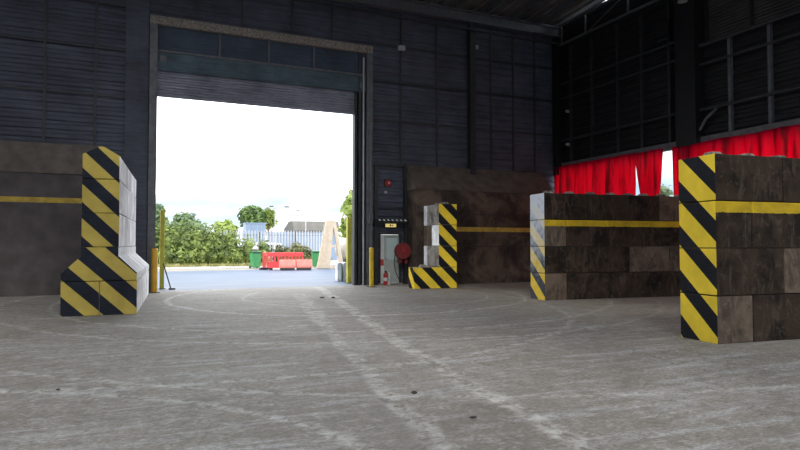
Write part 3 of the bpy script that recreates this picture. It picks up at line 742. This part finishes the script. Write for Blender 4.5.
# ------------------------------------------------------------------ floor debris
for (x, y, r, lab) in ((2.9, 6.13, .035, 'dark stone chip lying on the floor between the tyre tracks'), (5.37, 18.0, .05, 'left one of two dark chips near the doorway'),
                       (5.68, 17.86, .06, 'right one of two dark chips near the doorway'), (-.76, 7.92, .022, 'small dark chip on the open floor at left'), (3.01, 5.03, .025, 'small dark chip right of the tyre tracks in front')):
    m = MB(); r_ = bmesh.ops.create_icosphere(m.bm, subdivisions=2, radius=r)
    for v in m.bm.verts: v.co = Vector((v.co.x * 1.5 * random.uniform(.8, 1.2), v.co.y * random.uniform(.8, 1.1), max(-.25 * r, v.co.z * .5)))
    o = m.build('stone_chip', M['stone'], loc=(x, y, .25 * r)); o.rotation_euler.z = random.uniform(0, 3); tag(o, lab, 'stone', 'chips on the floor')

# ------------------------------------------------------------------ outside
def leaves(name, mat, blobs, n, size, parent=None, core=True, flat=0):
    bm = bmesh.new(); tot = sum(b[3] * b[4] * b[5] for b in blobs)
    for (cx, cy, cz, rx, ry, rz) in blobs:
        k = int(n * rx * ry * rz / tot)
        for _ in range(k):
            while True:
                p = Vector((random.uniform(-1, 1), random.uniform(-1, 1), random.uniform(-1, 1)))
                if .45 < p.length < 1: break
            f = random.uniform(.9, 1.12)
            c = Vector((cx + p.x * rx * f, cy + p.y * ry * f, cz + p.z * rz * f))
            if c.z < .03: continue
            s = size * random.uniform(.6, 1.3)
            nrm = (p + Vector((random.uniform(-.8, .8), random.uniform(-.8, .8), random.uniform(-.4, 1)))).normalized()
            q = nrm.to_track_quat('Z', 'Y').to_matrix() @ Matrix.Rotation(random.uniform(0, 6.3), 3, 'Z')
            vs = [bm.verts.new(c + q @ Vector(v)) for v in ((-s, 0, 0), (0, -s * .5, .12 * s), (s, 0, 0), (0, s * .5, .12 * s))]
            bm.faces.new(vs)
        if core:
            r = bmesh.ops.create_icosphere(bm, subdivisions=2, radius=1)
            for v in r['verts']:
                j = random.uniform(.62, .82); v.co = Vector((cx + v.co.x * rx * j, cy + v.co.y * ry * j, max(.02, cz + v.co.z * rz * j)))
    me = bpy.data.meshes.new(name); bm.to_mesh(me); bm.free(); me.materials.append(mat)
    o = bpy.data.objects.new(name, me); C.objects.link(o)
    if parent: o.parent = parent
    return o
def tree(x, y, h, w, mat, label, n=900, size=.28, trunk=.12, cr=.62):
    t = thing('tree', label, 'tree', (x, y, 0), 0, 'trees beyond the yard')
    blobs = []
    for i in range(9):
        a = random.uniform(0, 6.3); rr = random.uniform(0, .55) * w / 2; zz = h * (1 - cr) + h * cr * random.uniform(.25, .8)
        s = w * random.uniform(.22, .34); blobs.append((rr * math.cos(a), rr * math.sin(a), min(zz, h - s * .8), s, s, s * .8))
    blobs.append((0, 0, h - w * .22, w * .25, w * .25, w * .22))
    leaves('crown', mat, blobs, n, size, t)
    m = MB(); m.cyl((0, 0, 0), (0, 0, h * .7), trunk, trunk * .5, n=8)
    for a in (0.3, 2.4, 4.5): m.cyl((0, 0, h * .35), (math.cos(a) * w * .25, math.sin(a) * w * .25, h * .65), trunk * .5, trunk * .2, n=6)
    m.build('trunk', M['bark'], t)
    return t
# hedge in lumps, one continuous planting
blobs = []
x = 1.2
while x < 7.0:
    hgt = 3.15 - max(0, x - 3.5) * .2 + random.uniform(-.15, .15)
    blobs.append((x, 44.9 + random.uniform(-.2, .2), hgt * .5, .9, .8, hgt * .54)); blobs.append((x + .3, 44.6, .75, .8, .7, .75)); x += .75
while x < 9.2: blobs.append((x, 44.8, .95 + .2 * math.sin(x * 5), .6, .6, 1.0 + .25 * math.sin(x * 5))); x += .55
h = leaves('hedge', M['leaf_hedge'], blobs, 6500, .15); tag(h, 'thick leafy green hedge along the far side of the yard, left of the bins', 'hedge')
blobs = []
x = 10.2
while x < 13.0:
    hgt = 1.9 - abs(x - 9.5) * .18 + random.uniform(-.3, .3)
    blobs.append((x, 45.2, max(.5, hgt * .5), .6, .45, max(.5, hgt * .52))); x += .62
h = leaves('bramble_bush', M['leaf_bramble'], blobs, 2200, .12, core=True); tag(h, 'brownish green bramble growing through the metal fence behind the red barriers', 'bush')
# verge
m = MB(); m.box((-6, 43.1, 0), (16, 46.6, .06)); struct(m.build('verge', M['beige']))
m = MB(); m.box((-6, 42.9, 0), (16, 43.1, .11)); struct(m.build('kerb', M['cpale']))
bm = bmesh.new()
for _ in range(3000):
    x = random.uniform(-1, 9); y = random.uniform(43.15, 43.62); s = random.uniform(.12, .34); a = random.uniform(0, 3.14)
    dx, dy = math.cos(a) * .03, math.sin(a) * .03; tx, ty = random.uniform(-.1, .1), random.uniform(-.1, .1)
    bm.faces.new([bm.verts.new(v) for v in ((x - dx, y - dy, .05), (x + dx, y + dy, .05), (x + tx, y + ty, .05 + s))])
me = bpy.data.meshes.new('grass'); bm.to_mesh(me); bm.free(); me.materials.append(M['grass'])
g = bpy.data.objects.new('grass', me); C.objects.link(g); tag(g, 'dry yellowish grass on the verge below the hedge', 'grass', kind='stuff')

# palisade fence: bays
fy = 46.0
for bay in range(6):
    x0 = -2.2 + bay * 2.75
    names = ('first', 'second', 'third', 'fourth', 'fifth', 'sixth')
    t = thing('palisade_fence_panel', f'{names[bay]} bay from the left of the grey palisade fence behind the hedge', 'fence', (x0, fy, 0), 0, 'palisade fence bays')
    m = MB()
    for i in range(12):
        px = .115 + i * .2295
        m.prism([(px - .055, .1), (px + .055, .1), (px + .055, 2.58), (px, 2.74), (px - .055, 2.58)], -.012, .012, 'y')
    m.build('pales', M['galv'], t)
    m = MB(); m.box((.055, .012, 2.32), (2.69, .06, 2.38)); m.build('rail', M['steel_light'], t)
    m = MB(); m.box((.055, .012, .5), (2.69, .06, .56)); m.build('rail', M['steel_light'], t)
    m = MB(); m.box((-.05, .03, 0), (.05, .13, 2.6)); m.build('post', M['steel_light'], t)

# bins
def bin_(x, y, rz, label, litter=False, hi=1.24):
    t = thing('wheelie_bin', label, 'bin', (x, y, 0), rz, 'green bins in the yard')
    m = MB()
    vs = []
    for (z, hx, hy) in ((.06, .23, .27), (1.06, .29, .36)):
        vs.append([m.bm.verts.new((sx * hx, sy * hy, z)) for sx, sy in ((-1, -1), (1, -1), (1, 1), (-1, 1))])
    m.bm.faces.new(vs[0][::-1]); m.bm.faces.new(vs[1])
    for i in range(4): m.bm.faces.new((vs[0][i], vs[0][(i + 1) % 4], vs[1][(i + 1) % 4], vs[1][i]))
    bmesh.ops.bevel(m.bm, geom=m.bm.edges[:], offset=.03, segments=2, affect='EDGES')
    m.build('body', M['green_plastic'], t)
    m = MB(); m.prism([(-.40, 1.07), (.40, 1.07), (.40, 1.12), (.1, 1.19), (-.40, 1.16)], -.31, .31, 'x', bev=.015); m.build('lid', M['green_dark'], t)
    m = MB(); m.cyl((-.27, .40, 1.02), (.27, .40, 1.02), .022, n=8); m.build('handle', M['green_dark'], t)
    for sx in (-.27, .27):
        m = MB(); m.cyl((sx - .03, .28, .1), (sx + .03, .28, .1), .1, n=16); m.build('wheel', M['black'], t)
    return t
bin_(7.68, 41.6, .25, 'green wheelie bin with pale bag on its lid, left of the red barriers')
t = thing('rubbish_bag', 'small pale bag lying on the lid of the left green bin', 'bag', (7.68, 41.6, 1.215), .25)
m = MB(); m.sphere((0, 0, .14), .22, (1.0, .8, .65), 14)
for v in m.bm.verts: v.co *= random.uniform(.93, 1.07)
m.build('bag', M['offwhite'], t); m = MB(); m.cyl((0, 0, .25), (.03, 0, .36), .03, .07, n=8); m.build('knot', M['offwhite'], t)
bin_(12.05, 41.9, -.1, 'green wheelie bin between the red barriers and the cream A-shaped stack')

# red barriers
def barrier(x, y, rz, ln, hgt, label, mat, slots=True):
    t = thing('plastic_barrier', label, 'barrier', (x, y, 0), rz, 'red plastic barriers')
    m = MB(); z0 = .12
    m.box((0, -.05, z0), (ln, .05, .32), bev=.015); m.box((0, -.06, hgt - .26), (ln, .06, hgt), bev=.02)
    k = max(2, int(ln / .22))
    for i in range(k + 1):
        px = .05 + i * (ln - .1) / k; m.box((px - .05, -.045, .3), (px + .05, .045, hgt - .24))
    m.box((0, -.02, .32), (ln, .02, .52)); m.build('panel', mat, t)
    for px in (.25, ln - .25):
        m = MB(); m.box((px - .08, -.28, 0), (px + .08, .28, .12), bev=.02); m.build('foot', M['black'], t)
    return t
barrier(7.92, 38.9, -.08, 2.35, 1.12, 'long red slotted barrier across the yard, behind the two faded blocks', M['red_plastic'])
barrier(7.72, 39.1, 1.25, 1.3, 1.12, 'red slotted barrier turned end-on at the left of the long one', M['red_plastic'])
def fblock(x, y, rz, ln, label):
    t = thing('barrier_block', label, 'barrier', (x, y, 0), rz, 'faded red barrier blocks')
    m = MB(); m.prism([(-.24, .14), (.24, .14), (.24, .3), (.15, .66), (-.15, .66), (-.24, .3)], 0, ln, 'x', bev=.03); m.build('body', M['pink_plastic'], t)
    m = MB(); m.box((.06, -.27, 0), (ln - .06, .27, .14), bev=.02); m.build('base', M['stone'], t)
    m = MB(); m.box((ln * .3, -.16, .66), (ln * .45, .16, .70)); m.box((ln * .6, -.16, .66), (ln * .75, .16, .70)); m.build('grip', M['pink_plastic'], t)
fblock(8.52, 38.0, -.12, 1.0, 'left one of two low faded red barrier blocks on dark bases')
fblock(9.58, 37.9, -.12, 1.0, 'right one of two low faded red barrier blocks on dark bases')

# A-shaped stack of cream precast units
t = thing('precast_frame', 'tall cream A-shaped precast unit standing at the yard edge right of the bins', 'concrete unit', (12.35, 39.8, 0), -.25)
m = MB(); m.prism([(-.85, 0), (.05, 0), (.32, 3.3), (-.22, 3.3)], -.5, .1, 'y', bev=.02); m.build('leaning_slab', M['beige'], t)
m = MB(); m.prism([(.75, 0), (1.02, 0), (.42, 3.3), (.2, 3.3)], -.5, .1, 'y', bev=.02); m.build('leaning_leg', M['beige'], t)
m = MB(); m.box((.1, -.45, 1.45), (.78, .05, 1.6)); m.build('cross_bar', M['beige'], t)
m = MB(); m.box((0, -.5, 0), (.85, .1, .12)); m.build('base_bar', M['beige'], t)
for xx in (-.58, -.3):
    m = MB(); m.prism([(xx, .02), (xx + .03, .02), (xx + .24, 3.2), (xx + .21, 3.2)], -.515, -.49, 'y'); m.build('rib', M['beige'], t)
# tank
t = thing('storage_tank', 'pale grey horizontal storage tank behind the tall yellow post at right', 'tank', (14.35, 41.0, 0), -.1)
m = MB(); m.cyl((0, -1.0, 1.28), (0, 1.6, 1.28), .85, n=36); m.sphere((0, -1.0, 1.28), .85, (1, .3, 1), 28); m.build('shell', M['tank'], t, smooth=True)
for yy in (-.6, 1.1):
    m = MB(); m.box((-.6, yy - .12, 0), (.6, yy + .12, .62)); m.build('cradle', M['steel_light'], t)

# buildings far behind the fence
t = thing('shed', 'small pale blue corrugated shed behind the fence', 'building', (10.95, 59, 0))
m = MB()
pts = []
for i in range(12): pts += [(-1.0 + i * .166, -.02), (-.92 + i * .166, .03)]
m.prism(pts + [(1.0, 1.5), (-1.0, 1.5)], 0, 3.65, 'z'); m.build('wall', M['build_blue'], t)
m = MB(); m.box((-1.05, -.05, 3.65), (1.05, 1.55, 3.74)); m.build('roof', M['build_blue'], t)
t = thing('warehouse', 'big white warehouse far behind the fence', 'building', (19.3, 74, 0))
m = MB(); m.box((-4.3, 0, 0), (6.0, 12, 5.3)); m.build('wall', M['build_white'], t)
m = MB(); m.box((-4.4, -.1, 5.3), (6.1, 12, 5.5)); m.build('parapet', M['build_white'], t)
t = thing('low_building', 'low building with dark grey roof and pale blue front behind the fence', 'building', (16.4, 61, 0))
m = MB(); m.box((-1.2, 0, 0), (3.5, 4, 3.0)); 
for i in range(28): m.box((-1.2 + i * .168, -.03, 0), (-1.12 + i * .168, 0, 3.0))
m.build('wall', M['build_blue'], t)
m = MB(); m.prism([(-.15, 2.95), (4.2, 2.95), (4.2, 3.3), (2.0, 4.05), (.5, 4.05), (-.15, 3.1)], -1.3, 3.7, 'x'); m.build('roof', M['roof_grey'], t)
m = MB(); m.box((-3.4, .4, 0), (-1.2, 3, 2.9)); m.build('side_wall', M['build_blue'], t)
# parked car glimpsed behind the fence
t = thing('parked_van', 'pale parked van glimpsed through the fence above the barriers', 'van', (10.6, 49.5, 0))
m = MB(); m.prism([(-1.6, .3), (1.6, .3), (1.6, .85), (.85, 1.0), (.45, 1.75), (-1.5, 1.8), (-1.6, 1.5)], -.7, .7, 'y', bev=.05); m.build('body', M['build_white'], t)
m = MB(); m.prism([(.02, 1.05), (.7, 1.05), (.42, 1.6), (.02, 1.6)], -.712, -.7, 'y'); m.prism([(-1.4, 1.05), (-.1, 1.05), (-.1, 1.6), (-1.35, 1.6)], -.712, -.7, 'y'); m.build('window', M['steel_black'], t)
for xx in (-1.0, 1.0):
    for sy in (-.7, .7):
        m = MB(); m.cyl((xx, sy - .1, .32), (xx, sy + .1, .32), .32, n=18); m.build('wheel', M['black'], t)
# lamp posts
def lamppost(x, y, h, label, double=False):
    t = thing('lamp_post', label, 'lamp post', (x, y, 0), 0, 'lamp posts far off')
    m = MB(); m.cyl((0, 0, 0), (0, 0, h), .06, .04, n=8); m.build('pole', M['galv'], t)
    m = MB(); m.cyl((0, 0, h), (-.5, 0, h + .1), .03, n=6)
    if double: m.cyl((0, 0, h), (.5, 0, h + .1), .03, n=6)
    m.build('arm', M['galv'], t)
    for sx in ((-1, 1) if double else (-1,)):
        m = MB(); m.box((sx * .75 - .2, -.12, h + .05), (sx * .75 + .2, .12, h + .17), bev=.03); m.build('lamp_head', M['steel_light'], t)
lamppost(12.35, 57, 4.9, 'left lamp post against the white sky, in front of the trees'); lamppost(12.95, 58, 5.2, 'double headed lamp post in front of the white warehouse', True); lamppost(15.2, 56.5, 4.75, 'single lamp post in front of the dark grey roof')
# trees
tree(2.2, 62, 5.6, 2.6, M['leaf_grey'], 'tall dark tree just right of the left door jamb, behind the hedge')
tree(4.2, 55, 4.5, 3.6, M['leaf_grey'], 'rounded grey green tree behind the left part of the hedge', 1100)
tree(7.6, 56, 3.7, 3.4, M['leaf_bright'], 'low bright green tree behind the middle of the hedge', 900)
tree(5.3, 61, 4.0, 2.6, M['leaf_grey'], 'small grey green tree between the rounded tree and low bright tree', 600)
tree(11.9, 65.5, 5.8, 3.4, M['leaf_dark'], 'dark green tree behind the pale blue shed', 1300)
tree(14.3, 69.5, 5.9, 2.4, M['leaf_bright'], 'yellow green tree touching the dark tree behind the shed', 800)
tree(8.4, 60, 4.0, 2.0, M['leaf_bright'], 'small light green tree left of the pale blue shed', 500)
tree(16.4, 45.5, 6.3, 3.6, M['leaf_bright'], 'leafy bright tree at the right edge of the doorway above the tank', 900, .2, .1, .75)
tree(24.0, 21.9, 4.7, 2.2, M['leaf_grey'], 'small leafy tree outside, seen in the gap beside the red curtains', 700, .14)

# ------------------------------------------------------------------ light
w_ = bpy.data.worlds.new('overcast'); SC.world = w_; w_.use_nodes = True
nt = w_.node_tree; bg = nt.nodes['Background']
tc = nt.nodes.new('ShaderNodeTexCoord').outputs['Generated']
s = nt.nodes.new('ShaderNodeSeparateXYZ'); L(nt, tc, s.inputs[0])
mp = nt.nodes.new('ShaderNodeMapping'); mp.inputs['Scale'].default_value = (1.0, 1.0, 9); L(nt, tc, mp.inputs[0])
n = noise(nt, mp.outputs[0], 2.2, 6, .55, .4)
c = ramp(nt, n, [(.40, (.15, .195, .25)), (.50, (.245, .27, .30)), (.58, (.9, .93, .97)), (.75, (1, 1, 1))])
c = mix(nt, ramp(nt, s.outputs[2], [(.09, (0, 0, 0)), (.20, (1, 1, 1))]), c, (.95, .975, 1.0))
c = mix(nt, ramp(nt, s.outputs[2], [(-.02, (1, 1, 1)), (.035, (0, 0, 0))]), c, (.62, .64, .67))
L(nt, c, bg.inputs[0]); bg.inputs[1].default_value = 2.5
sl = bpy.data.lights.new('sun', 'SUN'); sl.energy = .9; sl.angle = math.radians(12); sl.color = (1, .95, .87)
so = bpy.data.objects.new('sun', sl); C.objects.link(so)
so.rotation_euler = (math.radians(38), math.radians(-28), 0)

SC.view_settings.view_transform = 'Standard'; SC.view_settings.look = 'None'; SC.view_settings.gamma = 1; SC.view_settings.use_curve_mapping = False
SC.view_settings.exposure = 0.75
SC.cycles.max_bounces = 8; SC.cycles.diffuse_bounces = 5
